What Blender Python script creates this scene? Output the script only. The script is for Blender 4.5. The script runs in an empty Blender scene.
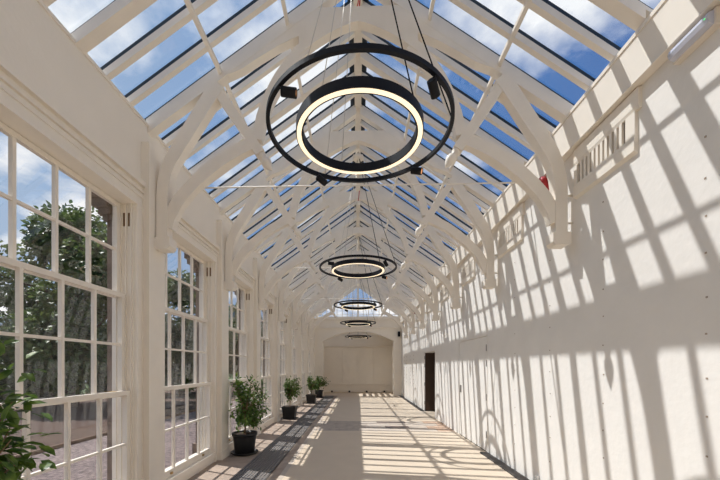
import bpy, math, random
from mathutils import Vector, Matrix
random.seed(7)
scene = bpy.context.scene
COL = scene.collection
PI = math.pi

# ------------------------------------------------------------------ materials
def mat(name, color, rough=0.6, metal=0.0, noise=0.0, nscale=6.0, bump=0.0, bscale=60.0, spec=0.4):
    m = bpy.data.materials.new(name); m.use_nodes = True
    nt = m.node_tree; b = nt.nodes['Principled BSDF']
    b.inputs['Base Color'].default_value = (*color, 1)
    b.inputs['Roughness'].default_value = rough
    b.inputs['Metallic'].default_value = metal
    b.inputs['Specular IOR Level'].default_value = spec
    tc = nt.nodes.new('ShaderNodeTexCoord')
    if noise > 0:
        n = nt.nodes.new('ShaderNodeTexNoise'); n.inputs['Scale'].default_value = nscale; n.inputs['Detail'].default_value = 6
        nt.links.new(tc.outputs['Object'], n.inputs['Vector'])
        r = nt.nodes.new('ShaderNodeValToRGB')
        r.color_ramp.elements[0].position = .3; r.color_ramp.elements[1].position = .7
        r.color_ramp.elements[0].color = (*[c*(1-noise) for c in color], 1)
        r.color_ramp.elements[1].color = (*[min(1, c*(1+noise)) for c in color], 1)
        nt.links.new(n.outputs['Fac'], r.inputs['Fac']); nt.links.new(r.outputs['Color'], b.inputs['Base Color'])
    if bump > 0:
        n2 = nt.nodes.new('ShaderNodeTexNoise'); n2.inputs['Scale'].default_value = bscale; n2.inputs['Detail'].default_value = 4
        nt.links.new(tc.outputs['Object'], n2.inputs['Vector'])
        bp = nt.nodes.new('ShaderNodeBump'); bp.inputs['Strength'].default_value = bump; bp.inputs['Distance'].default_value = .01
        nt.links.new(n2.outputs['Fac'], bp.inputs['Height']); nt.links.new(bp.outputs['Normal'], b.inputs['Normal'])
    return m

def glass_mat(name, tint=(1, 1, 1)):
    m = bpy.data.materials.new(name); m.use_nodes = True
    nt = m.node_tree; nt.nodes.clear()
    o = nt.nodes.new('ShaderNodeOutputMaterial'); mx = nt.nodes.new('ShaderNodeMixShader')
    t = nt.nodes.new('ShaderNodeBsdfTransparent'); t.inputs['Color'].default_value = (*tint, 1)
    g = nt.nodes.new('ShaderNodeBsdfGlossy'); g.inputs['Roughness'].default_value = .01
    lw = nt.nodes.new('ShaderNodeLayerWeight'); lw.inputs['Blend'].default_value = .5
    pw = nt.nodes.new('ShaderNodeMath'); pw.operation = 'POWER'; pw.inputs[1].default_value = 5
    f = nt.nodes.new('ShaderNodeMath'); f.operation = 'MULTIPLY_ADD'; f.inputs[1].default_value = .9; f.inputs[2].default_value = .045
    nt.links.new(lw.outputs['Facing'], pw.inputs[0]); nt.links.new(pw.outputs[0], f.inputs[0])
    nt.links.new(f.outputs[0], mx.inputs[0]); nt.links.new(t.outputs[0], mx.inputs[1]); nt.links.new(g.outputs[0], mx.inputs[2])
    nt.links.new(mx.outputs[0], o.inputs['Surface'])
    return m

def emit_mat(name, color, strength):
    m = bpy.data.materials.new(name); m.use_nodes = True
    b = m.node_tree.nodes['Principled BSDF']
    b.inputs['Base Color'].default_value = (*color, 1)
    b.inputs['Emission Color'].default_value = (*color, 1); b.inputs['Emission Strength'].default_value = strength
    return m

def leaf_mat(name, c1, c2, scale=9.0, trans=.3):
    m = bpy.data.materials.new(name); m.use_nodes = True
    nt = m.node_tree; b = nt.nodes['Principled BSDF']; out = nt.nodes['Material Output']
    tc = nt.nodes.new('ShaderNodeTexCoord'); n = nt.nodes.new('ShaderNodeTexNoise'); n.inputs['Scale'].default_value = scale
    r = nt.nodes.new('ShaderNodeValToRGB'); r.color_ramp.elements[0].color = (*c1, 1); r.color_ramp.elements[1].color = (*c2, 1)
    r.color_ramp.elements[0].position = .35; r.color_ramp.elements[1].position = .65
    nt.links.new(tc.outputs['Object'], n.inputs['Vector']); nt.links.new(n.outputs['Fac'], r.inputs['Fac'])
    nt.links.new(r.outputs['Color'], b.inputs['Base Color']); b.inputs['Roughness'].default_value = .45
    tr = nt.nodes.new('ShaderNodeBsdfTranslucent'); nt.links.new(r.outputs['Color'], tr.inputs['Color'])
    mx = nt.nodes.new('ShaderNodeMixShader'); mx.inputs[0].default_value = trans
    nt.links.new(b.outputs[0], mx.inputs[1]); nt.links.new(tr.outputs[0], mx.inputs[2]); nt.links.new(mx.outputs[0], out.inputs['Surface'])
    return m

WALL = (.85, .785, .69)
M = dict(
    wall=mat('white_plaster', WALL, .8, noise=.02, nscale=2.5, bump=.25, bscale=25),
    panel=mat('white_wall_lining', (.82, .785, .735), .75, noise=.025, nscale=3, bump=.3, bscale=18),
    paint=mat('cream_gloss_paint', (.85, .785, .69), .45, noise=.015, nscale=8),
    timber=mat('white_painted_timber', (.84, .775, .685), .5, noise=.03, nscale=5),
    dark=mat('black_glazing_strip', (.02, .03, .04), .35),
    black=mat('black_powder_coat', (.008, .009, .013), .5, spec=.2),
    gloss=mat('black_matt_lamp_body', (.010, .010, .012), .55, spec=.2),
    diff=emit_mat('warm_lamp_diffuser', (1, .82, .58), 1.0),
    lens=emit_mat('amber_spot_lens', (.9, .42, .16), .55),
    floor=mat('beige_resin_floor', (.62, .515, .395), .55, noise=.03, nscale=3, bump=.1, bscale=80),
    flag=mat('brown_stone_flags', (.40, .315, .25), .75, noise=.16, nscale=5, bump=.25, bscale=30),
    seam=mat('pale_stone_seam', (.50, .43, .36), .7, noise=.08),
    slab=mat('grey_stone_slab', (.43, .365, .305), .7, noise=.18, nscale=6, bump=.2),
    tile=mat('terracotta_tile', (.52, .36, .26), .7, noise=.15, nscale=8),
    palet=mat('pale_tile', (.56, .48, .40), .6, noise=.08, nscale=8),
    darkslab=mat('dark_slate_slab', (.24, .19, .165), .6, noise=.2, nscale=6),
    grille=mat('dark_cast_iron', (.19, .175, .165), .6),
    pit=mat('dark_grille_pit', (.018, .015, .013), .8),
    red=mat('red_plastic', (.42, .025, .03), .4),
    redc=mat('red_cable_sheath', (.55, .03, .04), .5),
    wire=mat('steel_wire', (.62, .58, .53), .4, metal=.6),
    cable=mat('black_cable', (.012, .012, .012), .7, spec=.1),
    steel=mat('brushed_steel', (.35, .34, .33), .4, metal=.8),
    brass=mat('brass_pull', (.55, .36, .12), .35, metal=.9),
    oldbrass=mat('tarnished_brass', (.20, .12, .06), .5, metal=.5),
    screw=mat('rusty_screw_head', (.40, .32, .25), .7),
    door=mat('dark_brown_door', (.07, .042, .028), .5, noise=.1, nscale=4),
    room=mat('shade_toned_store_wall', (.10, .08, .07), .9),  # shade of the unlit room put into the wall colour
    pot=mat('black_plastic_pot', (.015, .015, .016), .45),
    soil=mat('potting_soil', (.06, .04, .028), .95, noise=.3, nscale=30, bump=.8, bscale=60),
    bark=mat('plant_stem_bark', (.22, .14, .08), .85, noise=.2, nscale=20),
    tbark=mat('tree_bark', (.10, .07, .05), .9, noise=.3, nscale=6),
    leaf=leaf_mat('citrus_leaf', (.04, .10, .018), (.17, .27, .045), 14, .3),
    tleaf=leaf_mat('tree_leaf', (.05, .09, .022), (.18, .24, .075), 1.6, .3),
    hleaf=leaf_mat('hedge_leaf', (.02, .045, .012), (.06, .11, .03), 2.5, .2),
    gravel=mat('pink_gravel', (.19, .145, .135), .95, noise=.6, nscale=16, bump=1.0, bscale=45),
    earth=mat('brown_bark_mulch', (.075, .043, .03), .95, noise=.35, nscale=14, bump=.8, bscale=25),
    grass=mat('shaded_grass', (.07, .11, .03), .95, noise=.3, nscale=3, bump=.6, bscale=40),
    edge=mat('dark_edging_board', (.15, .09, .06), .85, noise=.2),
    stone=mat('weathered_brown_stone', (.20, .15, .12), .9, noise=.3, nscale=7, bump=.6, bscale=20),
    brick=mat('exterior_render', (.45, .38, .32), .9, noise=.1),
    slate=mat('slate_roof', (.06, .065, .075), .7, noise=.25, nscale=5),
    lampcase=mat('grey_lamp_cover', (.55, .56, .64), .25),
    lampbase=mat('cream_lamp_base', (.78, .70, .60), .4),
    led=emit_mat('green_led', (.05, 1, .25), 1.0),
    void=mat('vent_slot_void', (.22, .17, .13), .9),
    white=mat('white_plastic', (.82, .80, .76), .4),
    glass=glass_mat('window_glass'),
    rglass=glass_mat('roof_glass', (.97, .985, 1)),
)

# ------------------------------------------------------------------ mesh helpers
class MB:
    def __init__(s): s.v = []; s.f = []; s.sm = []
    def add(s, vs, fs, smooth=False):
        o = len(s.v); s.v += [tuple(v) for v in vs]
        s.f += [tuple(i+o for i in f) for f in fs]; s.sm += [smooth]*len(fs)
        return s
    def box(s, x0, x1, y0, y1, z0, z1):
        if x0 > x1: x0, x1 = x1, x0
        vs = [(x0,y0,z0),(x1,y0,z0),(x1,y1,z0),(x0,y1,z0),(x0,y0,z1),(x1,y0,z1),(x1,y1,z1),(x0,y1,z1)]
        return s.add(vs, [(0,3,2,1),(4,5,6,7),(0,1,5,4),(1,2,6,5),(2,3,7,6),(3,0,4,7)])
    def prism_y(s, poly, y0, y1):           # polygon in XZ extruded along Y
        n = len(poly)
        vs = [(p[0], y0, p[1]) for p in poly] + [(p[0], y1, p[1]) for p in poly]
        fs = [tuple(range(n)), tuple(range(2*n-1, n-1, -1))] + [(i, i+n, (i+1)%n+n, (i+1)%n) for i in range(n)]
        return s.add(vs, fs)
    def prism_z(s, poly, z0, z1):
        n = len(poly)
        vs = [(p[0], p[1], z0) for p in poly] + [(p[0], p[1], z1) for p in poly]
        fs = [tuple(range(n-1,-1,-1)), tuple(range(n, 2*n))] + [(i, (i+1)%n, (i+1)%n+n, i+n) for i in range(n)]
        return s.add(vs, fs)
    def ribbon(s, pts, w, y0, y1):          # curved timber: centre line in XZ, width w (number or list)
        n = len(pts); L = []; R = []
        for i, p in enumerate(pts):
            a = pts[max(0, i-1)]; b = pts[min(n-1, i+1)]
            dx, dz = b[0]-a[0], b[1]-a[1]; l = math.hypot(dx, dz) or 1
            ww = (w[i] if isinstance(w, (list, tuple)) else w)/2
            L.append((p[0]-dz/l*ww, p[1]+dx/l*ww)); R.append((p[0]+dz/l*ww, p[1]-dx/l*ww))
        vs = []; fs = []
        for i in range(n):
            vs += [(L[i][0], y0, L[i][1]), (R[i][0], y0, R[i][1]), (R[i][0], y1, R[i][1]), (L[i][0], y1, L[i][1])]
        for i in range(n-1):
            a = 4*i; b = a+4
            for j in range(4): fs.append((a+j, a+(j+1)%4, b+(j+1)%4, b+j))
        fs += [(3,2,1,0), (4*n-4, 4*n-3, 4*n-2, 4*n-1)]
        return s.add(vs, fs)
    def tube(s, pts, r, n=8, smooth=True):
        pts = [Vector(p) for p in pts]; rr = r if isinstance(r, (list, tuple)) else [r]*len(pts)
        vs = []; fs = []; k = len(pts)
        for i, p in enumerate(pts):
            d = (pts[min(k-1, i+1)] - pts[max(0, i-1)]).normalized()
            u = d.cross(Vector((0,0,1)));  u = u if u.length > 1e-3 else d.cross(Vector((1,0,0))); u.normalize(); w = d.cross(u)
            for j in range(n):
                a = 2*PI*j/n; vs.append(p + (u*math.cos(a)+w*math.sin(a))*rr[i])
        for i in range(k-1):
            for j in range(n): fs.append((i*n+j, i*n+(j+1)%n, (i+1)*n+(j+1)%n, (i+1)*n+j))
        s.add(vs, fs, smooth)
        o = len(s.v)-len(vs)
        s.f += [tuple(o+j for j in range(n-1,-1,-1)), tuple(o+(k-1)*n+j for j in range(n))]; s.sm += [False]*2
        return s
    def lathe(s, prof, c=(0,0,0), n=32, smooth=True, axis=None):
        vs = []; fs = []; k = len(prof)
        q = Vector((0,0,1)).rotation_difference(Vector(axis)) if axis else None
        for (r, z) in prof:
            for j in range(n):
                a = 2*PI*j/n; v = Vector((r*math.cos(a), r*math.sin(a), z))
                if q: v = q @ v
                vs.append(v + Vector(c))
        for i in range(k-1):
            for j in range(n): fs.append((i*n+j, i*n+(j+1)%n, (i+1)*n+(j+1)%n, (i+1)*n+j))
        s.add(vs, fs, smooth); o = len(s.v)-len(vs)
        s.f += [tuple(o+j for j in range(n-1,-1,-1)), tuple(o+(k-1)*n+j for j in range(n))]; s.sm += [False]*2
        return s
    def ring(s, r0, r1, z0, z1, n=128, c=(0,0,0)):      # flat-sided annulus about Z
        vs = []; fs = []
        for j in range(n):
            a = 2*PI*j/n; ca, sa = math.cos(a), math.sin(a)
            for (r, z) in ((r0,z0),(r1,z0),(r1,z1),(r0,z1)): vs.append((c[0]+r*ca, c[1]+r*sa, c[2]+z))
        for j in range(n):
            a = 4*j; b = 4*((j+1)%n)
            for q in range(4): fs.append((a+q, a+(q+1)%4, b+(q+1)%4, b+q))
        return s.add(vs, fs)
    def build(s, name, m, parent=None):
        me = bpy.data.meshes.new(name); me.from_pydata(s.v, [], s.f); me.update()
        me.polygons.foreach_set('use_smooth', s.sm)
        import bmesh
        bm = bmesh.new(); bm.from_mesh(me); bmesh.ops.recalc_face_normals(bm, faces=bm.faces); bm.to_mesh(me); bm.free()
        me.materials.append(M[m] if isinstance(m, str) else m)
        o = bpy.data.objects.new(name, me); COL.objects.link(o)
        if parent: o.parent = parent
        return o

def tag(o, label=None, cat=None, group=None, kind=None):
    if label: o['label'] = label
    if cat: o['category'] = cat
    if group: o['group'] = group
    if kind: o['kind'] = kind
    return o
def empty(name, loc=(0,0,0), rz=0):
    o = bpy.data.objects.new(name, None); o.location = loc; o.rotation_euler.z = rz; o.empty_display_size = .2
    COL.objects.link(o); return o
def thing(name, label, cat, loc=(0,0,0), rz=0, group=None): return tag(empty(name, loc, rz), label, cat, group)
def struct(o, label=None, cat=None): return tag(o, label, cat, None, 'structure')
def copy_tree(o, parent=None):
    c = o.copy(); COL.objects.link(c); c.parent = parent
    for ch in list(o.children): copy_tree(ch, c)
    return c
ORD = ['first','second','third','fourth','fifth','sixth','seventh','eighth','ninth','tenth']

# ------------------------------------------------------------------ dimensions
XL, XR = -2.36, 2.34            # inner wall faces
Y0, Y1 = -2.4, 18.4             # rear wall, end wall
SP = 1.97; T0 = 3.79            # truss spacing, first truss in view
TR = [T0+SP*k for k in range(7)]
RIDGE, PITCH = 6.03, .70
def zg(x): return RIDGE-PITCH*abs(x)            # glass plane

# ------------------------------------------------------------------ floor
f = MB().box(-1.05, XR, Y0, 8.25, -.1, 0).box(-1.05, XR, 9.75, Y1, -.1, 0).box(-2.36, 2.36, Y1, 21.2, -.1, 0)
f.box(XR, XR+.3, 10.4, 12.05, -.1, 0)
floor = struct(f.build('floor', 'floor'), 'smooth beige floor of the long hall', 'floor')
fl = MB(); y = Y0; i = 0
while y < Y1:
    L = min(1.12 + .25*((i*7) % 3), Y1-y)
    fl.box(-2.55, -1.77, y+.004, y+L-.004, -.1, 0); fl.box(-1.27, -1.12, y+.004, y+L-.004, -.1, 0)
    y += L; i += 1
fl.box(-1.77, -1.27, Y0, Y1, -.1, -.03)
struct(fl.build('floor_flags', 'flag'), 'brown stone flags along the window wall', 'floor')
struct(MB().box(-1.12, -1.05, Y0, Y1, -.1, .001).build('trim_1', 'seam'), 'pale stone seam between flags and beige floor', 'trim')
# cross band of mixed slabs
cb = struct(MB().box(-1.05, XR, 8.25, 9.75, -.1, -.006).build('floor_band', 'seam'), 'band of patterned paving crossing the hall', 'floor')
sl = MB(); pl = MB(); te = MB(); dk = MB(); gx = MB()
rows = [8.25, 8.62, 9.0, 9.4, 9.75]
for r in range(4):
    x = -1.05; q = 0
    while x < XR-.01:
        w = min((.62, .45, .8, .5)[(q+r) % 4], XR-x)
        tgt = sl if x < -.05 else (te if x > 1.45 else (dk if (r in (1, 3) and .45 < x < 1.2) else pl))
        tgt.box(x+.005, x+w-.005, rows[r]+.005, rows[r+1]-.005, -.006, 0)
        x += w; q += 1
sl.build('slab', 'slab', cb); pl.build('pale_tile', 'palet', cb); te.build('terracotta_tile', 'tile', cb); dk.build('dark_slab', 'darkslab', cb)

# floor grille on the window side, drain strips on the right
g = struct(MB().box(-1.768, -1.272, Y0, Y1, -.03, -.02).build('floor_grille', 'pit'), 'long black iron floor grille running along the window wall', 'floor grille')
b = MB(); y = Y0
while y < Y1:
    b.box(-1.768, -1.272, y, y+.032, -.02, -.001); y += .056
for k in range(12):
    x = -1.768+.045*k; b.box(x, x+.020, Y0, Y1, -.02, 0)
b.build('bar', 'grille', g)
dn = MB()
for (a, c) in ((Y0, 6.22), (12.1, Y1)): dn.box(2.2, XR, a, c, 0, .012)
d = struct(dn.build('trim_2', 'pit'), 'black drain channel at the foot of the right wall', 'trim')
b = MB()
for (a, c) in ((Y0, 6.22), (12.1, Y1)):
    y = a
    while y < c: b.box(2.2, XR-.012, y, y+.014, .012, .018); y += .04
b.build('bar', 'grille', d)

# ------------------------------------------------------------------ left wall with six-over-six sash windows
OPZ0, OPZ1 = .14, 3.30
HP = .285
piers = [T0+SP*k for k in range(-3, 8)]           # -2.12 ... 17.58
win = []                                          # (ya, yb)
for a, c in zip(piers, piers[1:]): win.append((a+.155, c-.275))
w = MB()
edges = [Y0] + [v for ab in win for v in ab] + [Y1]
for k in range(0, len(edges), 2): w.box(-2.6, XL, edges[k], edges[k+1], 0, 4.12)
for (a, c) in win:
    w.box(-2.55, XL, a, c, OPZ1, 4.12); w.box(-2.6, -2.55, a, c, 3.42, 4.12); w.box(-2.6, XL-.05, a, c, 0, OPZ0)
w.box(-2.46, XL, Y0, Y1, 4.12, 4.24)
wl = struct(w.build('wall_left', 'wall'), 'cream plaster window wall on the left', 'wall')
MB().box(-2.95, -2.6, Y0, Y1, 3.64, 3.78).box(-2.88, -2.6, Y0, Y1, 3.78, 3.86).build('eaves_shade_ledge', 'stone', wl)  # unseen ledge added to trim the window sun patches on the floor
MB().box(-2.44, -2.345, Y0, Y1, 4.24, 4.27).build('wall_plate', 'timber', wl)
for k, p in enumerate(piers[2:]):
    m = MB().box(XL, -2.268, p-.165, p+.135, 0, 4.0)
    m.box(XL, -2.255, p-.18, p+.15, 0, .14)
    m.build('pilaster', 'paint', wl)
    s = MB().box(-2.66, -2.6, p-.265, p+.145, -.1, 3.1)
    s.box(-2.70, -2.6, p-.30, p+.18, -.1, .3)
    for (e, z0, z1) in ((.03,2.80,2.86),(.03,3.1,3.15),(.06,3.15,3.22),(.10,3.22,3.30),(.13,3.30,3.40)): s.box(-2.66-e, -2.6, p-.255-e, p+.135+e, z0, z1)
    tag(s.build('stone_column', 'stone', wl), 'weathered brown stone column outside')

def frame_u(mb, x0, x1, ya, yb, z0, z1, w0, w1):   # door-frame shape: two legs and a head, between distances w0 < w1 from the opening; the near leg is narrower
    n0, n1 = w0*.5, w1*.5; t0, t1 = w0*1.08, w1*1.08
    mb.box(x0, x1, ya-n1, ya-n0, z0, z1+t1); mb.box(x0, x1, yb+w0, yb+w1, z0, z1+t1)
    mb.box(x0, x1, ya-n0, yb+w0, z1+t0, z1+t1)

def make_window(n, ya, yb):
    root = struct(empty('window_%d' % n, ((XL), (ya+yb)/2, 0)), None, 'window')
    root['label'] = 'tall white triple sash window, %s from the camera' % ORD[n-1]
    P = lambda o: setattr(o, 'matrix_parent_inverse', Matrix.Translation((-XL, -(ya+yb)/2, 0)))
    W = .262
    a = MB()
    frame_u(a, XL, XL+.018, ya, yb, .0, OPZ1-.03, 0, .262)
    frame_u(a, XL+.018, XL+.034, ya, yb, .0, OPZ1-.03, .0, .035)
    frame_u(a, XL+.018, XL+.030, ya, yb, .0, OPZ1-.03, .10, .135)
    frame_u(a, XL+.018, XL+.042, ya, yb, .0, OPZ1-.03, .15, .175)
    frame_u(a, XL+.018, XL+.058, ya, yb, .0, OPZ1-.03, .212, .262)
    o = a.build('architrave', 'paint', root); P(o)
    j = MB()                                        # box frame lining with two sash channels
    for (yy, sgn) in ((ya, 1), (yb, -1)):
        y0, y1 = sorted((yy, yy+.012*sgn)); j.box(-2.575, XL, y0, y1, OPZ0, OPZ1)
        for xx in (-2.385, -2.437, -2.49, -2.545):
            q0, q1 = sorted((yy+.012*sgn, yy+.026*sgn)); j.box(xx-.004, xx+.008, q0, q1, OPZ0, OPZ1)
    j.box(-2.55, XL, ya, yb, OPZ1-.03, OPZ1)
    o = j.build('jamb_lining', 'paint', root); P(o)
    s = MB().box(-2.64, XL+.03, ya-.0, yb+.0, OPZ0-.06, OPZ0+.015).box(XL-.05, XL+.015, ya, yb, 0, OPZ0-.06)
    o = s.build('sill', 'paint', root); P(o)
    pk = MB()
    for xx in (-2.405, -2.457): pk.box(xx-.012, xx+.012, yb-.0165, yb-.012, OPZ1-.27, OPZ1-.13)
    o = pk.build('pulley', 'oldbrass', root); P(o)
    zs = ((2.265, OPZ1-.035, -2.535), (1.245, 2.315, -2.483), (.155, 1.305, -2.43))
    for q, (z0, z1, xs) in enumerate(zs):
        t = .042; y0, y1 = ya+.027, yb-.027
        m = MB(); st = .045; rb = .05 if q < 2 else .09
        m.box(xs, xs+t, y0, y0+st, z0, z1).box(xs, xs+t, y1-st, y1, z0, z1)
        m.box(xs, xs+t, y0+st, y1-st, z0, z0+rb).box(xs, xs+t, y0+st, y1-st, z1-.045, z1)
        for c in range(1, 4):
            yc = y0+st+(y1-y0-2*st)*c/4; m.box(xs+.004, xs+t-.004, yc-.014, yc+.014, z0+rb, z1-.045)
        zc = (z0+rb+z1-.045)/2
        for c in range(4):
            yc0 = y0+st+(y1-y0-2*st)*c/4+.0142; yc1 = y0+st+(y1-y0-2*st)*(c+1)/4-.0142
            m.box(xs+.006, xs+t-.006, yc0, yc1, zc-.012, zc+.012)
        so = m.build('sash', 'paint', root); P(so)
        gl = MB().box(xs+.018, xs+.022, y0+.02, y1-.02, z0+.02, z1-.02).build('glass', 'glass', so)
        gl.matrix_parent_inverse = Matrix.Identity(4)
        if q == 1:
            fo = MB().box(xs+t, xs+t+.02, y1-.22, y1-.15, z0+.05, z0+.065).build('sash_fastener', 'brass', so)
        if q == 2:
            pl_ = MB()
            for yc in (y0+.3, y1-.3): pl_.box(xs+t, xs+t+.018, yc-.02, yc+.02, z0+.03, z0+.055)
            pl_.build('sash_lift', 'brass', so)
n = 0
for (a, c) in win:
    if c < 1.0:      # behind the camera
        continue
    n += 1; make_window(n, a, c)
for (a, c) in win:
    if c < 1.0:
        m = MB().box(-2.5, -2.46, a, c, OPZ0, OPZ0+.1).box(-2.5, -2.46, a, c, 1.2, 1.27).box(-2.5, -2.46, a, c, 2.33, 2.4)
        for k in range(5): yy = a+(c-a)*k/4; m.box(-2.5, -2.46, max(a, yy-.02), min(c, yy+.02), OPZ0, OPZ1)
        n += 1; r = struct(m.build('window_%d' % n, 'paint'), 'white sash window behind the viewpoint', 'window')
        MB().box(-2.485, -2.48, a, c, OPZ0, OPZ1).build('glass', 'glass', r)

# ------------------------------------------------------------------ right wall, doors, vents, fascia
D1 = (6.24, 7.94, 2.12); D2 = (10.4, 12.05, 2.05)
w = MB()
w.box(XR, XR+.3, Y0, D1[0], 0, 4.3).box(XR, XR+.3, D1[0], D1[1], D1[2], 4.3).box(XR, XR+.3, D1[1], D2[0], 0, 4.3)
w.box(XR, XR+.3, D2[0], D2[1], D2[2], 4.3).box(XR, XR+.3, D2[1], 21.2, 0, 4.3)
w.box(XR+.06, XR+.3, D1[0], D1[1], 0, D1[2])
wr = struct(w.build('wall_right', 'panel'), 'white lined blank wall on the right', 'wall')
sc_ = MB()
def screw(y, z, r=.006): sc_.box(XR-.004, XR, y-r, y+r, z-r, z+r)
for y in (2.36, 3.32, 4.22, 5.15):
    z = .14
    while z < 3.3:
        screw(y+random.uniform(-.006,.006), z+random.uniform(-.02,.02)); z += .27
for y in (14.4, 15.3, 16.4, 17.3):
    z = .85
    while z < 2.2: screw(y+random.uniform(-.05,.05), z, .025); z += .17
sc_.build('screw_head', 'screw', wr)
# stone reveal round door openings
fr = MB()
for (a, c, h) in (D1, D2):
    fr.box(XR-.006, XR+.05, a-.025, a-.006, 0, h+.025).box(XR-.006, XR+.05, c+.006, c+.025, 0, h+.025).box(XR-.006, XR+.05, a-.006, c+.006, h+.006, h+.025)
fr.build('door_trim', 'panel', wr)
d1 = struct(MB().box(XR+.004, XR+.045, D1[0]+.006, D1[1]-.006, .012, D1[2]-.008).build('door_1', 'panel'), 'closed flush white door in the right wall', 'door')
h = MB()
for z in (.32, 1.0, 1.62, 1.9): h.box(XR-.014, XR+.004, D1[0]+.0, D1[0]+.03, z-.06, z+.06)
h.build('hinge', 'steel', d1)
MB().box(XR-.006, XR+.004, D1[1]-.16, D1[1]-.07, .98, 1.14).build('lock_plate', 'steel', d1)
d2 = struct(MB().box(XR+.02, XR+.92, D2[1]-.05, D2[1]-.008, .015, D2[2]-.01).build('door_2', 'door'), 'open dark brown door standing inside the far doorway', 'door')
h = MB()
for z in (.3, .95, 1.6, 1.88): h.box(XR-.012, XR+.02, D2[1]-.05, D2[1]-.02, z-.06, z+.06)
h.build('hinge', 'steel', d2)
rm = MB().box(XR+.3, 4.8, 9.6, 13.6, -.1, 0).box(4.8, 4.9, 9.6, 13.6, 0, 2.6).box(XR+.3, 4.8, 9.5, 9.6, 0, 2.6).box(XR+.3, 4.8, 13.6, 13.7, 0, 2.6).box(XR+.3, 4.9, 9.5, 13.7, 2.6, 2.7)
struct(rm.build('wall_store', 'room'), 'dark store room behind the open door', 'wall')
# fascia and plate under the right eave
fa = MB().box(2.262, XR, Y0, Y1, 3.875, 4.24).box(2.252, XR, Y0, Y1, 4.24, 4.275)
fa.box(2.30, 2.40, Y0, Y1, 4.275, 4.33).box(2.254, 2.262, Y0, Y1, 3.875, 3.885)
struct(fa.build('trim_3', 'paint'), 'plain white fascia board under the right eave', 'trim')

def make_vent(label):
    t = thing('wall_vent', label, 'vent', (XR, 0, 3.36), 0, 'slotted vents along the right wall')
    L = .80
    m = MB()       # frame: bottom ledge, top board with clipped corner, bars between slots
    m.prism_y([(-.036,0),(0,-.02),(0,.13),(-.028,.13),(-.036,.10)], -L, 0)
    m.prism_y([(-.024,.33),(0,.33),(0,.50),(-.034,.50),(-.034,.36)], -L-.04, 0)
    m.box(-.03, 0, -L, -L+.1, .13, .33)
    m.box(-.03, 0, -.05, 0, .13, .33)
    m.build('frame', 'paint', t)
    MB().box(-.006, -.001, -L+.1, -.05, .13, .33).build('backing', 'void', t)
    s = MB(); k = 0; n = 11; span = L-.15
    for k in range(n-1):
        yc = -L+.1+span*(k+1)/n; s.box(-.028, -.006, yc-.016, yc+.016, .13, .33)
    s.build('slat', 'paint', t)
    return t
v0 = None
for k, y in enumerate(TR):
    lab = 'slotted white vent high on the wall beside the %s truss post from the camera' % ORD[k]
    if v0 is None: v0 = make_vent(lab); v = v0
    else: v = copy_tree(v0); v['label'] = lab
    v.location = (XR, y-.075, 3.36)

# ------------------------------------------------------------------ rear wall, end wall with arch, gable, recess
struct(MB().box(-2.72, XR+.3, Y0-.3, Y0, 0, 4.3).prism_y([(-2.6,4.3),(2.6,4.3),(0,6.0)], Y0-.3, Y0).build('wall_rear', 'wall'), 'plain cream wall behind the viewpoint', 'wall')
AW, ASP, ACR = 1.905, 2.95, 3.47
R = (AW**2+(ACR-ASP)**2)/(2*(ACR-ASP))
def arch_pts(n=28, e=0.0):
    a0 = math.asin(AW/R); return [((R+e)*math.sin(-a0+2*a0*i/n), ACR-R+(R+e)*math.cos(-a0+2*a0*i/n)) for i in range(n+1)]
ap = arch_pts()
poly = [(-2.5,0),(-AW,0)]+ap+[(AW,0),(2.5,0),(2.5,4.2),(-2.5,4.2)]
e = MB()
n = len(ap)
# built as strips so the arched opening is clean
e.box(-2.5, -AW, Y1, Y1+.35, 0, 4.2).box(AW, 2.5, Y1, Y1+.35, 0, 4.2)
for i in range(n-1): e.prism_y([ap[i], ap[i+1], (ap[i+1][0], 4.2), (ap[i][0], 4.2)], Y1, Y1+.35)
we = struct(e.build('wall_end', 'wall'), 'cream end wall with a wide shallow arch', 'wall')
MB().box(-2.34, 2.25, Y1-.08, Y1, 3.66, 3.72).box(-2.34, 2.25, Y1-.09, Y1, 4.12, 4.2).build('cornice', 'paint', we)
ab = MB()
e1 = arch_pts(28, .04)
for i in range(n-1): ab.prism_y([ap[i], ap[i+1], e1[i+1], e1[i]], Y1-.035, Y1)
ab.build('arch_bead', 'paint', we)
# gable window
gw = struct(empty('window_20', (0, Y1+.1, 4.2)), 'glazed triangular gable above the arch', 'window')
m = MB()
zt = lambda x: zg(x)-4.2-.05
for k in range(-7, 8):
    x = k*.285; h_ = zt(x)
    wd = .045 if k == 0 else .014
    if h_ > .12: m.box(x-wd, x+wd, -.05, .0, 0, h_)
m.box(-2.3, 2.3, -.06, .0, 0, .09)
for zz in (.62,): m.box(-(1.83-.62)/.7+.02, (1.83-.62)/.7-.02, -.04, 0, zz-.015, zz+.015)
m.prism_y([(-2.45,.06),(-2.25,.06),(0,zt(0)-.1),(0,zt(0)+.03)], -.06, 0).prism_y([(2.45,.06),(2.25,.06),(0,zt(0)-.1),(0,zt(0)+.03)], -.06, 0)
m.build('frame', 'paint', gw)
MB().prism_y([(-2.4,.0),(2.4,.0),(0,zt(0))], .002, .006).build('glass', 'glass', gw)
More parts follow.
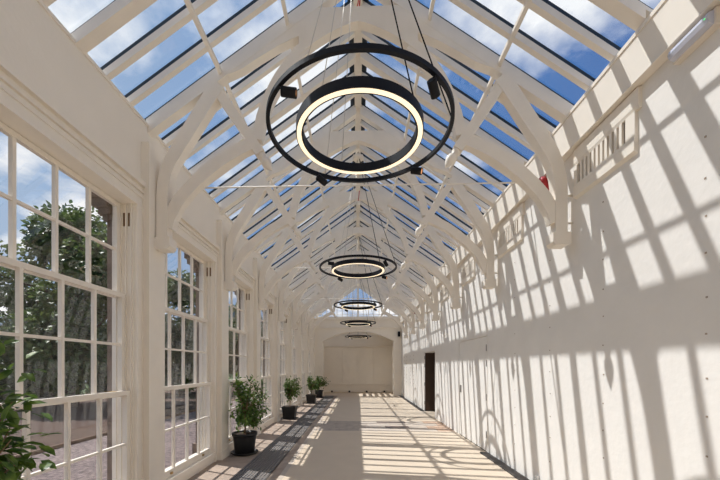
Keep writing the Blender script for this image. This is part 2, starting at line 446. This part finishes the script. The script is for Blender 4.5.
# recess behind the arch
BK = 20.9
w = MB().box(-2.6, -2.36, Y1+.35, BK+.3, 0, 4.0).box(-2.5, 2.5, BK, BK+.3, 0, 4.0)
wb = struct(w.build('wall_back', 'wall'), 'cream boarded back wall of the arched recess', 'wall')
p = MB()
for k in range(4): x = -1.9+.95*k; p.box(x+.014, x+.936, BK-.04, BK, .485, 2.755)
p.box(-2.2, 2.2, BK-.025, BK, .03, .44)
p.build('panel', 'wall', wb)
MB().box(-2.3, 2.3, BK-.10, BK, 2.79, 2.85).box(-2.3, 2.3, BK-.08, BK, .42, .47).build('rail', 'paint', wb)
b = MB()
for x in (-1.6, -.53, .53, 1.6): b.box(x-.05, x+.05, BK-.11, BK-.04, .0, .1)
b.build('foot', 'black', wb)
c = MB().box(-2.6, -2.3, Y1+.35, BK+.3, 4.0, 4.12).box(1.0, 2.6, Y1+.35, BK+.3, 4.0, 4.12).box(-2.3, 1.0, Y1+.35, 18.95, 4.0, 4.12).box(-2.3, 1.0, 20.85, BK+.3, 4.0, 4.12)  # skylight opening is out of view, added and sized to light the recess
for k in range(1, 10): x = -2.3+3.3*k/10; c.box(x-.075, x+.075, 18.95, 20.85, 4.04, 4.12)
cr = struct(c.build('ceiling_recess', 'wall'), 'flat recess ceiling with a barred skylight', 'ceiling')
MB().box(-2.3, 1.0, 18.95, 20.85, 4.125, 4.13).build('glass', 'rglass', cr)

# ------------------------------------------------------------------ glazed roof
def slope(name, s, label):
    root = struct(empty(name, (0, 0, 0)), label, 'ceiling')
    xe = 2.50 if s < 0 else 2.36
    def sl_prism(mb, xa, xb, o0, o1, y0, y1):
        mb.prism_y([(s*xa, zg(xa)-o0), (s*xb, zg(xb)-o0), (s*xb, zg(xb)-o1), (s*xa, zg(xa)-o1)], y0, y1)
    g = MB(); sl_prism(g, .06, xe+.12, 0, -.008, Y0, Y1); g.build('glass', 'rglass', root)
    thin = MB(); sl_prism(thin, .04, xe, .032, .108, -.027, .027)
    strip = MB(); sl_prism(strip, .04, xe+.1, -.012, .032, -.024, .024)
    prin = MB(); xp = xe-.12 if s < 0 else 2.27
    sl_prism(prin, .03, xe, .03, .062, -.046, .046); sl_prism(prin, .03, xp, .062, .068, -.036, .036); sl_prism(prin, .03, xp, .068, .145, -.05, .05)
    t0 = s0 = p0 = None
    k = -18
    while True:
        y = T0+SP/6*k
        if y > Y1-.1: break
        if y > Y0+.05:
            major = (k % 3 == 0); istruss = (k % 6 == 0) and 0 <= k < 42
            if major and not istruss:
                if p0 is None: p0 = o = prin.build('principal_rafter', 'timber', root)
                else: o = p0.copy(); COL.objects.link(o)
                o.location = (0, y, 0)
            elif not major:
                if t0 is None: t0 = o = thin.build('rafter', 'timber', root)
                else: o = t0.copy(); COL.objects.link(o)
                o.location = (0, y, 0)
            if s0 is None: s0 = o = strip.build('glazing_strip', 'dark', root)
            else: o = s0.copy(); COL.objects.link(o)
            o.location = (0, y, 0)
        k += 1
    tb = MB()
    for x in (.78, 1.53):
        sl_prism(tb, x-.016, x+.016, .109, .148, Y0, Y1)
    tb.build('transom_bar', 'timber', root)
    dr = MB(); sl_prism(dr, .06, .088, -.002, .03, Y0, Y1); dr.build('ridge_flashing', 'dark', root)
    return root
cl = slope('ceiling_left', -1, 'left slope of the glazed roof with white rafters')
crr = slope('ceiling_right', 1, 'right slope of the glazed roof with white rafters')
rb = struct(MB().box(-.055, .055, Y0, Y1, 5.915, 5.99).build('ceiling_ridge', 'timber'), 'white ridge beam along the roof', 'ceiling')
MB().box(-.09, .09, Y0, Y1, 6.0, 6.09).prism_y([(-.13,6.09),(.13,6.09),(0,6.15)], Y0, Y1).build('ridge_shade_cap', 'slate', rb)  # unseen block on the ridge, shaped to shade a band of the right wall

# ------------------------------------------------------------------ roof trusses
def make_truss():
    root = empty('roof_truss')
    TH = .055
    def rib(pts, w, name, s, par, th=TH, m='timber'):
        return MB().ribbon([(s*p[0], p[1]) for p in pts], w, -th, th).build(name, m, par)
    for s in (-1, 1):
        pr = MB()
        xe = 2.38 if s < 0 else 2.34
        for (o0, o1, th) in ((.03,.062,.046),(.062,.068,.036),(.068,.205,.052)):
            pr.prism_y([(s*.03, zg(.03)-o0), (s*xe, zg(xe)-o0), (s*xe, zg(xe)-o1), (s*.03, zg(.03)-o1)], -th, th)
        pr.build('principal_rafter', 'timber', root)
        post = [(2.195,3.0),(2.195,3.25),(2.195,3.46),(2.178,3.62),(2.15,3.74),(2.095,3.87),(1.98,4.06),(1.87,4.23),(1.75,4.42),(1.62,4.62),(1.56,4.71)]
        rib(post, [.125,.125,.128,.135,.14,.148,.155,.158,.16,.165,.165], 'post', s, root)
        low = [(2.15,3.12),(2.115,3.23),(2.034,3.385),(1.97,3.47),(1.898,3.55),(1.82,3.625),(1.74,3.697),(1.66,3.765),(1.57,3.832),(1.47,3.90),(1.367,3.957),(1.28,4.0),(1.20,4.036),(1.15,4.05)]
        rib(low, .135, 'arch_brace', s, root, .045)
        up = [(1.135,4.09),(1.105,4.20),(1.073,4.34),(1.032,4.46),(.983,4.567),(.93,4.67),(.87,4.77),(.80,4.865),(.723,4.96),(.66,5.03),(.58,5.10)]
        rib(up, [.13,.115,.115,.115,.12,.125,.13,.135,.14,.145,.15], 'arch_brace', s, root, .045)
        rib([(1.63,4.73),(1.3,4.247),(1.09,3.938)], .105, 'strut', s, root, .05)
        # turned pendant in line with the strut
        ax = Vector((-s*.562, 0, -.827))
        MB().lathe([(.03,0),(.045,.01),(.045,.035),(.026,.05),(.05,.085),(.058,.12),(.046,.16),(.022,.20),(.006,.225)], (s*1.092,0,3.94), 16, True, tuple(ax)).build('pendant', 'timber', root)
        cb_ = MB()
        x0, x1 = (2.10, 2.268) if s < 0 else (2.10, 2.285)
        x0c = 2.095
        cb_.prism_y([(s*x0c,3.0),(s*x0c,2.90),(s*(x0c+.03),2.865),(s*(x1-.02),2.865),(s*x1,2.88),(s*x1,3.0)], -.075, .075)
        cb_.build('corbel', 'timber', root)
        if s > 0:
            for z in (3.12, 3.42): MB().tube([(2.2, 0, z), (2.345, 0, z)], .011, 8).build('bolt', 'timber', root)
    low_c = [(-.655,5.00),(-.633,5.02),(-.555,5.083),(-.475,5.143),(-.395,5.192),(-.316,5.234),(-.237,5.273),(-.158,5.307),(-.08,5.337),(0,5.358)]
    low_c = low_c + [(-x, z) for x, z in low_c[-2::-1]]
    c = MB()
    for a, b2 in zip(low_c, low_c[1:]):
        tp = lambda x: min(5.516, zg(x)-.20)
        seg = [a[0]]
        for xc in (-.449, .449):
            if a[0] < xc < b2[0]: seg.append(xc)
        seg.append(b2[0])
        for xa, xb in zip(seg, seg[1:]):
            za = a[1]+(b2[1]-a[1])*(xa-a[0])/(b2[0]-a[0]); zb = a[1]+(b2[1]-a[1])*(xb-a[0])/(b2[0]-a[0])
            c.prism_y([(xa,za),(xb,zb),(xb,tp(xb)),(xa,tp(xa))], -.05, .05)
    off = ((1.45, .0), (1.28, .05), (1.08, .065), (.88, .09), (.73, .125), (.60, .17))
    for s_ in (-1, 1):
        for (xa, oa), (xb, ob) in zip(off, off[1:]):
            ua, ub = zg(xa)-.19, zg(xb)-.19
            c.prism_y([(s_*xa, ua), (s_*xb, ub), (s_*xb, ub-.02-ob), (s_*xa, ua-.021-oa)], -.0495, .0495)
    c.build('collar', 'timber', root)
    return root
tr0 = make_truss()
for k, y in enumerate(TR):
    t = tr0 if k == 0 else copy_tree(tr0)
    t.location = (0, y, 0)
    extra = {0: 'above and beyond the nearest ring lamp', 6: 'last before the end wall'}.get(k, 'counted along the hall')
    tag(t, '%s white arch-braced roof truss from the camera, %s' % (ORD[k], extra), 'roof truss', 'arch-braced roof trusses along the hall')

# tie rods at eave level
for k, y in enumerate((4.775, 8.715, 12.655, 16.595)):
    o = MB().tube([(-2.34, 0, 4.1), (2.262, 0, 4.1)], .011, 8).build('tie_rod', 'timber')
    o.location = (0, y, 0)
    tag(o, 'thin white tie rod spanning the hall at eave level, %s from the camera' % ORD[k], 'tie rod', 'tie rods at eave level')

# ------------------------------------------------------------------ ring chandeliers
def make_ring():
    root = empty('ring_chandelier')
    MB().ring(.742, .772, .0, .034, 128).build('outer_ring', 'black', root)
    ir = MB().ring(.474, .532, -.044, .034, 128).build('inner_ring', 'black', root)
    MB().ring(.488, .525, -.048, -.044, 128).build('diffuser', 'diff', ir)
    for a, ax in ((222, (1, .05, -.12)), (312, (.45, .75, -.5)), (125, (.75, .6, -.35)), (44, (.85, -.35, -.3))):
        an = math.radians(a); d = Vector((math.cos(an), math.sin(an), 0)); inward = Vector(ax).normalized()
        c = d*.735 + inward*.045 + Vector((0,0,-.028))
        sp = MB().lathe([(.030,-.055),(.033,-.052),(.033,.052),(.029,.055),(.029,.047)], c, 20, True, tuple(inward)).tube([c-inward*.02, (d*.757).to_3d()+Vector((0,0,.005))], .009, 6).build('spotlight', 'gloss', root)
        MB().lathe([(.028,.0445),(.028,.048)], c, 16, False, tuple(inward)).build('lens', 'lens', sp)
    top = Vector((0, 0, 5.70-3.51))
    for q, (a, r, z) in enumerate(((243, .757, .03), (118, .757, .03), (352, .757, .03), (237, .503, .032), (110, .503, .032), (327, .503, .032))):
        an = math.radians(a)
        pw = q in (2, 5)
        MB().tube([(r*math.cos(an), r*math.sin(an), z), (.03*math.cos(an), .03*math.sin(an), top.z)], .0055 if pw else .0032, 6).build('suspension_cable', 'cable' if pw else 'wire', root)
    cp = MB().lathe([(.05,0),(.10,.0),(.11,.02),(.11,.05),(.05,.06),(.03,.08),(.03,.13)], (0,0,top.z-.0), 24)
    cp.box(-.1, .1, -.03, .03, top.z+.05, top.z+.08)
    cp.build('ceiling_canopy', 'timber', root)
    return root
r0 = make_ring()
ring_y = [2.885, 6.80, 10.72, 14.65]
rl = ['largest in view, hanging nearest the camera', 'second from the camera', 'third from the camera, before the gable', 'fourth from the camera, before the end wall']
for k, y in enumerate(ring_y):
    o = r0 if k == 0 else copy_tree(r0)
    o.location = (.012 if k == 0 else 0, y, (3.53, 3.51, 3.48, 3.43)[k])
    tag(o, 'black double ring chandelier, %s' % rl[k], 'chandelier', 'black ring chandeliers along the hall')
o = copy_tree(r0); o.location = (0, 19.8, 3.30)
for ch in list(o.children):
    if ch.name.startswith(('suspension_cable', 'ceiling_canopy')): bpy.data.objects.remove(ch)
for a in (90, 210, 330):
    an = math.radians(a)
    MB().tube([(.737*math.cos(an), .757*math.sin(an), .03), (.03*math.cos(an), .03*math.sin(an), .68)], .006, 6).build('suspension_cable', 'cable', o)
MB().lathe([(.07,.66),(.09,.67),(.09,.70)], (0,0,0), 20).build('ceiling_canopy', 'timber', o)
tag(o, 'black double ring chandelier hanging inside the arched recess, smallest in view', 'chandelier', 'black ring chandeliers along the hall')

# ------------------------------------------------------------------ small fittings
t = thing('emergency_light', 'grey covered emergency light with green lamp under the right fascia', 'emergency light', (XR, 2.40, 3.805))
prof = [(0,-.055),(-.045,-.055),(-.05,-.05),(-.05,.05),(-.045,.055),(0,.055)]
MB().prism_y(prof, -.15, .15).build('base', 'lampbase', t)
cov = [(-.05,-.045),(-.085,-.03),(-.095,0),(-.085,.03),(-.05,.045)]
MB().prism_y(cov, -.14, .14).build('cover', 'lampcase', t)
MB().box(-.097, -.09, -.128, -.12, -.003, .003).build('indicator', 'led', t)
def sounder(y, label):
    t = thing('alarm_sounder', label, 'alarm', (2.34, y, 3.78), 0, 'red alarm sounders')
    MB().lathe([(.06,0),(.07,.01),(.07,.04),(.055,.05),(.055,.075),(.074,.09),(.074,.13),(.055,.148),(.03,.15)], (0,0,0), 24, True, (-1,0,0)).build('horn', 'red', t)
    MB().box(-.02, 0, -.065, .065, -.065, .065).build('base', 'red', t)
    return t
sounder(4.2, 'red alarm sounder on the right wall behind the first truss post')
sounder(13.9, 'small distant red alarm sounder beside a far truss post on the right')
# detector and red cable under a collar
t = thing('smoke_detector', 'white smoke detector with red cable under the third truss collar', 'smoke detector', (0, TR[2], 5.295))
MB().lathe([(.02,-.05),(.045,-.045),(.05,-.02),(.05,.0)], (0,0,.005), 20).build('body', 'white', t)
MB().tube([(.0,0,.0),(.012,-.065,.04),(.02,-.065,.12),(.03,-.065,.22),(.03,-.0565,.226),(.035,.0,.229)], .008, 6).build('cable', 'redc', t)
o = MB().tube([(.01, -.0, 5.525), (.022, -.03, 5.60), (.035, -.12, 5.72), (.045, -.22, 5.83)], .007, 6)
o.tube([(-.02, -.0, 5.525), (-.0, -.03, 5.57), (.03, -.11, 5.71), (.038, -.22, 5.83)], .006, 6)
o = o.build('red_cable', 'redc'); o.location = (0, TR[0], 0)
tag(o, 'pair of red cables dropping from the ridge onto the nearest collar', 'cable')
o = MB().box(-.06, .06, -.17, -.02, -.13, .13).box(-.02, .02, -.02, .0, -.05, .05).build('wall_speaker', 'black'); o.location = (2.2, Y1, 3.32)
tag(o, 'small black loudspeaker on the end wall by the right corner', 'loudspeaker')
o = MB().box(-.03, 0, -.04, .04, -.03, .03).box(-.05, -.03, -.02, .02, -.045, .0).build('wall_socket', 'white'); o.location = (XR, 4.5, .11)
tag(o, 'small white outlet box low on the right wall above the black drain', 'socket')

# ------------------------------------------------------------------ potted citrus trees
def leaf(mb, p, d, up, L, W):
    d = d.normalized(); sd = d.cross(up)
    if sd.length < 1e-3: sd = d.cross(Vector((1,0,0)))
    sd.normalize(); nn = sd.cross(d)
    P = lambda a, b_, c: p + d*(a*L) + sd*(b_*W) + nn*(c*L)
    vs = [P(0,0,0), P(.3,.5,.07), P(.7,.42,.03), P(1,0,-.1), P(.7,-.42,.03), P(.3,-.5,.07), P(.35,0,.0), P(.7,0,-.03)]
    mb.add(vs, [(0,1,6),(1,2,7,6),(2,3,7),(0,6,5),(6,7,4,5),(7,3,4)])
def make_plant(seed, H, cr, cz, nl, LL, square=False, xmin=-.13):
    rnd = random.Random(seed)
    root = empty('potted_citrus')
    if square:
        pr = MB()
        for (h0, h1, a, b2) in ((.02,.33,.165,.195),(.33,.37,.21,.21)):
            vs = [(sx*q, sy*q, z) for (q, z) in ((a,h0),(b2,h1)) for (sx, sy) in ((-1,-1),(1,-1),(1,1),(-1,1))]
            pr.add(vs, [(3,2,1,0),(4,5,6,7),(0,1,5,4),(1,2,6,5),(2,3,7,6),(3,0,4,7)])
        pr.build('pot', 'pot', root)
        MB().box(-.22, .22, -.22, .22, 0, .02).build('saucer', 'pot', root)
        MB().box(-.17, .17, -.17, .17, .37, .378).build('soil', 'soil', root)
    else:
        MB().lathe([(.16,.02),(.17,.03),(.20,.30),(.205,.33),(.22,.335),(.225,.38),(.205,.38),(.20,.35),(.0,.35)], (0,0,0), 36).build('pot', 'pot', root)
        MB().lathe([(.20,0),(.235,.025),(.24,.045),(.225,.045),(.215,.02),(0,.02)], (0,0,0), 36).build('saucer', 'pot', root)
        MB().lathe([(.198,.352),(.12,.362),(.03,.366)], (0,0,0), 24).build('soil', 'soil', root)
    st = MB(); fo = MB()
    top = Vector((rnd.uniform(-.03,.03), rnd.uniform(-.03,.03), cz-.1))
    st.tube([(0,0,.35),(.012,.008,.5),(top.x*.7,top.y*.7,(cz-.1)*.75),tuple(top)], [.02,.017,.014,.011], 8)
    tips = []
    nb = 34
    for k in range(nb):
        a = 2*PI*k/nb*2.4+rnd.uniform(-.4,.4); u = rnd.uniform(-.85, .9)
        rr = cr*math.sqrt(max(.08, 1-u*u))*rnd.uniform(.6,1.0)
        e_ = Vector((rr*math.cos(a), rr*math.sin(a), cz+u*(H-cz)))
        e_.x = max(e_.x, xmin+.03)
        s_ = Vector((top.x*.8, top.y*.8, min(cz-.12, .52)+.5*(k/nb)*(cz-.4)))
        mid = s_.lerp(e_, .5)+Vector((0,0,.05))
        st.tube([s_, mid, e_], [.008,.006,.003], 5)
        tips.append((s_, mid, e_))
    for k in range(nl):
        s_, mid, e_ = tips[k % nb]
        tt = rnd.uniform(.35, 1.05)
        p = s_.lerp(mid, tt*2) if tt < .5 else mid.lerp(e_, (tt-.5)*2)
        p = p + Vector((rnd.gauss(0,.055), rnd.gauss(0,.055), rnd.gauss(0,.055)))
        p.x = max(p.x, xmin)
        d = Vector((p.x, p.y, (p.z-cz)*.6)).normalized()*.7 + Vector((rnd.gauss(0,.6), rnd.gauss(0,.6), rnd.gauss(-.1,.5)))
        if p.x < xmin+.06: d.x = abs(d.x)
        leaf(fo, p, d, Vector((rnd.gauss(0,.35), rnd.gauss(0,.35), 1)), LL*rnd.uniform(.7,1.15), LL*.5*rnd.uniform(.8,1.1))
    st.build('stem', 'bark', root); fo.build('foliage', 'leaf', root)
    return root
plants = [
    (-1.99, 1.56, 11, 1.68, .33, 1.26, 950, .095, False, 'leafy green citrus tree beside the nearest window, cut by the picture edge'),
    (-2.03, 6.03, 5, 1.34, .47, .90, 1400, .08, False, 'bushy citrus tree in round black pot, first along the floor grille'),
    (-2.05, 10.15, 9, 1.22, .44, .92, 800, .085, True, 'citrus tree in square black pot, second along the floor grille'),
    (-2.0, 14.5, 13, 1.12, .44, .84, 700, .09, True, 'bushy citrus tree in black pot, third along the floor grille'),
    (-1.97, 17.1, 17, 1.05, .44, .78, 650, .09, False, 'farthest citrus tree in black pot, by the end wall'),
]
for (x, y, sd, H, cr, cz, nl, LL, sq, lab) in plants:
    o = make_plant(sd, H, cr, cz, nl, LL, sq); o.location = (x, y, 0); 
    tag(o, lab, 'potted plant', 'potted citrus trees along the window wall')

# ------------------------------------------------------------------ garden outside
struct(MB().box(-90, 60, -30, 120, -.4, -.12).build('ground', 'grass'), 'shaded lawn around the building', 'ground')
struct(MB().box(-5.85, -2.6, -8, 40, -.12, -.04).build('path', 'gravel'), 'pink gravel path outside the windows', 'path')
struct(MB().box(-5.92, -5.85, -8, 40, -.12, .03).build('trim_4', 'edge'), 'dark edging board along the gravel path', 'trim')
struct(MB().box(-16.2, -5.92, -8, 40, -.12, -.03).build('ground_bed', 'earth'), 'brown bark mulch bed beyond the gravel path', 'ground')

def make_tree(seed, H, cr, nl, LL, name='tree', m='tleaf', low=.25):
    rnd = random.Random(seed); root = empty(name)
    st = MB(); fo = MB()
    st.tube([(0,0,-.2),(.05,0,H*.2),(.1,.1,H*.5),(0,.1,H*.8)], [H*.035,H*.028,H*.018,H*.006], 10)
    cl_ = []
    for k in range(34):
        u = rnd.uniform(-1,1); a = rnd.uniform(0,2*PI); rr = math.sqrt(1-u*u)*rnd.uniform(.45,1.0)
        c = Vector((cr*rr*math.cos(a), cr*rr*math.sin(a), H*(low+1)/2+u*H*(1-low)/2*.85))
        cl_.append((c, cr*rnd.uniform(.30,.45)))
        st.tube([(0,.1,H*(.3+.3*rnd.random())), tuple(c)], [H*.01,.015], 5)
    for k in range(nl):
        c, r = cl_[k % len(cl_)]
        d = Vector((rnd.gauss(0,1), rnd.gauss(0,1), rnd.gauss(0,1))).normalized()
        p = c + d*r*(rnd.random()**.4)
        leaf(fo, p, d+Vector((rnd.gauss(0,.6), rnd.gauss(0,.6), rnd.gauss(-.3,.5))), Vector((rnd.gauss(0,.5), rnd.gauss(0,.5), 1)), LL*rnd.uniform(.7,1.2), LL*.6)
    st.build('trunk', 'tbark', root); fo.build('foliage', m, root)
    return root
ta = make_tree(3, 7.4, 3.0, 32000, .19, low=.16); ta.location = (-11.4, 13.2, -.1)
tag(ta, 'broad green tree seen through the first window, tallest there', 'tree', 'trees in the garden')
tb_ = make_tree(4, 7.0, 2.4, 24000, .19, low=.10); tb_.location = (-10.6, 20.0, -.1)
tag(tb_, 'green tree seen through the second window', 'tree', 'trees in the garden')
for (src, x, y, sc, rz, lab) in (
    (tb_, -21.2, 17.0, .8, 1.1, 'lower green tree behind the hedge, leftmost in the first window'),
    (ta, -20.6, 30.0, .85, 2.2, 'tree standing behind the hedge and the broad tree'),
    (ta, -11.5, 33.0, 1.0, 3.3, 'distant tree far along the garden, third window'),
    (tb_, -20, 40.0, 1.0, 5.0, 'tree far back in the garden beyond the second window')):
    o = copy_tree(src); o.location = (x, y, -.1); o.scale = (sc,)*3; o.rotation_euler.z = rz; o['label'] = lab
# hedge
hb = MB(); rnd = random.Random(2)
hi = MB()
for k in range(26):
    y = 8+k*1.25; x = -16.8-.25*math.sin(k*1.7)
    if 19.2 < y < 21: continue
    hi.lathe([(.2,-.1),(.7,.3),(.8,1.1),(.5,1.75),(.1,1.95)], (x, y, -.1), 10)
for k in range(9000):
    y = rnd.uniform(7.5, 40); p = Vector((-16.8+rnd.gauss(0,.45)+.35, y, rnd.uniform(-.1, 1.9+.25*math.sin(y*2.1))))
    if 19.4 < y < 20.8: continue
    leaf(hb, p, Vector((1, rnd.gauss(0,.8), rnd.gauss(0,.6))), Vector((rnd.gauss(0,.6),rnd.gauss(0,.6),1)), .26, .15)
o = empty('hedge', (0,0,0)); hi.build('inner_branches', 'hleaf', o); hb.build('foliage', 'hleaf', o)
tag(o, 'dark green hedge along the back of the mulch bed', 'hedge')
# pale house glimpsed between the trees
hs = thing('house', 'small pale house glimpsed between the garden trees', 'house', (-31, 37.5, -.1))
MB().box(-3, 3, -3, 3, 0, 3.2).prism_y([(-3,3.2),(3,3.2),(0,4.2)], -3, 3).build('wall', 'white', hs)
MB().prism_y([(-3.3,3.1),(0,4.25),(3.3,3.1),(3.3,3.3),(0,4.5),(-3.3,3.3)], -3.2, 3.2).build('roof', 'slate', hs)
MB().box(-1.6, -.6, -3.03, -2.98, 1.2, 2.4).box(.6, 1.6, -3.03, -2.98, 1.2, 2.4).build('window', 'dark', hs)
# neighbouring slate roof beyond the right slope
nb_ = thing('neighbouring_building', 'dark slate roofed building seen through the right roof slope', 'building', (6.2, 16.5, -.12))
MB().box(-2.6, 3, -3.0, 3.0, 0, 5.6).build('wall', 'brick', nb_)
MB().prism_y([(-2.9,5.5),(3.3,5.5),(.2,8.3)], -3.2, 3.2).build('roof', 'slate', nb_)
MB().box(-.3, .5, -1.0, 0, 7.6, 9.3).build('chimney', 'brick', nb_)

# ------------------------------------------------------------------ light and sky
KX, KY = .57, .235
sd = bpy.data.lights.new('sun', 'SUN'); sd.energy = 5.15; sd.angle = .0093; sd.color = (1, .98, .95)
so = bpy.data.objects.new('sun', sd); COL.objects.link(so)
so.rotation_euler = Vector((KX, -KY, -1)).to_track_quat('-Z', 'Y').to_euler(); so.location = (-12, 6, 20)
W = bpy.data.worlds.new('sky'); scene.world = W; W.use_nodes = True
nt = W.node_tree; N = nt.nodes; Lk = nt.links; N.clear()
def nd(t, **k):
    n_ = N.new(t)
    for a, v in k.items(): setattr(n_, a, v)
    return n_
out = nd('ShaderNodeOutputWorld'); bg = nd('ShaderNodeBackground')
tc = nd('ShaderNodeTexCoord'); sep = nd('ShaderNodeSeparateXYZ'); Lk.new(tc.outputs['Generated'], sep.inputs[0])
dt = nd('ShaderNodeVectorMath', operation='DOT_PRODUCT'); Lk.new(tc.outputs['Generated'], dt.inputs[0])
dt.inputs[1].default_value = tuple(Vector((-KX-.35, KY, .55)).normalized())
r1 = nd('ShaderNodeValToRGB'); e = r1.color_ramp.elements
e[0].position = .0; e[0].color = (.10, .25, .62, 1); e[1].position = 1.0; e[1].color = (.58, .76, 1.0, 1)
e2 = e.new(.55); e2.color = (.20, .40, .80, 1)
Lk.new(dt.outputs['Value'], r1.inputs['Fac'])
# horizon haze
rh = nd('ShaderNodeMapRange'); rh.inputs[1].default_value = 0.0; rh.inputs[2].default_value = .45; rh.inputs[3].default_value = .75; rh.inputs[4].default_value = 0
Lk.new(sep.outputs['Z'], rh.inputs[0])
mh = nd('ShaderNodeMixRGB'); mh.inputs[2].default_value = (.66, .80, .98, 1); Lk.new(rh.outputs[0], mh.inputs[0]); Lk.new(r1.outputs['Color'], mh.inputs[1])
# clouds on a plane overhead
za = nd('ShaderNodeMath', operation='ADD'); za.inputs[1].default_value = .18; Lk.new(sep.outputs['Z'], za.inputs[0])
zm = nd('ShaderNodeMath', operation='MAXIMUM'); zm.inputs[1].default_value = .06; Lk.new(za.outputs[0], zm.inputs[0])
dv = nd('ShaderNodeVectorMath', operation='DIVIDE'); Lk.new(tc.outputs['Generated'], dv.inputs[0])
cmb = nd('ShaderNodeCombineXYZ')
for i_ in range(3): Lk.new(zm.outputs[0], cmb.inputs[i_])
Lk.new(cmb.outputs[0], dv.inputs[1])
nz = nd('ShaderNodeTexNoise'); nz.inputs['Scale'].default_value = 1.7; nz.inputs['Detail'].default_value = 9; nz.inputs['Roughness'].default_value = .55
Lk.new(dv.outputs[0], nz.inputs['Vector'])
rc = nd('ShaderNodeValToRGB'); rc.color_ramp.elements[0].position = .50; rc.color_ramp.elements[1].position = .62
Lk.new(nz.outputs['Fac'], rc.inputs['Fac'])
mc = nd('ShaderNodeMixRGB'); mc.inputs[2].default_value = (1.42, 1.42, 1.42, 1)
Lk.new(rc.outputs['Color'], mc.inputs[0]); Lk.new(mh.outputs[0], mc.inputs[1])
Lk.new(mc.outputs[0], bg.inputs['Color']); bg.inputs['Strength'].default_value = .74
Lk.new(bg.outputs[0], out.inputs['Surface'])

# ------------------------------------------------------------------ camera
cd = bpy.data.cameras.new('camera'); cam = bpy.data.objects.new('camera', cd); COL.objects.link(cam)
cd.lens = 17; cd.sensor_width = 36; cd.sensor_fit = 'HORIZONTAL'
cd.shift_x = .0176; cd.shift_y = 127/720
cam.location = (0, 0, 1.55); cam.rotation_euler = (PI/2, 0, math.radians(1.8))
cd.clip_end = 400
scene.camera = cam
vs = scene.view_settings
vs.view_transform = 'Standard'; vs.look = 'None'; vs.exposure = 0.0; vs.gamma = 1; vs.use_curve_mapping = False
cy = scene.cycles
cy.max_bounces = 12; cy.diffuse_bounces = 8; cy.transparent_max_bounces = 24; cy.glossy_bounces = 4
cy.use_denoising = True
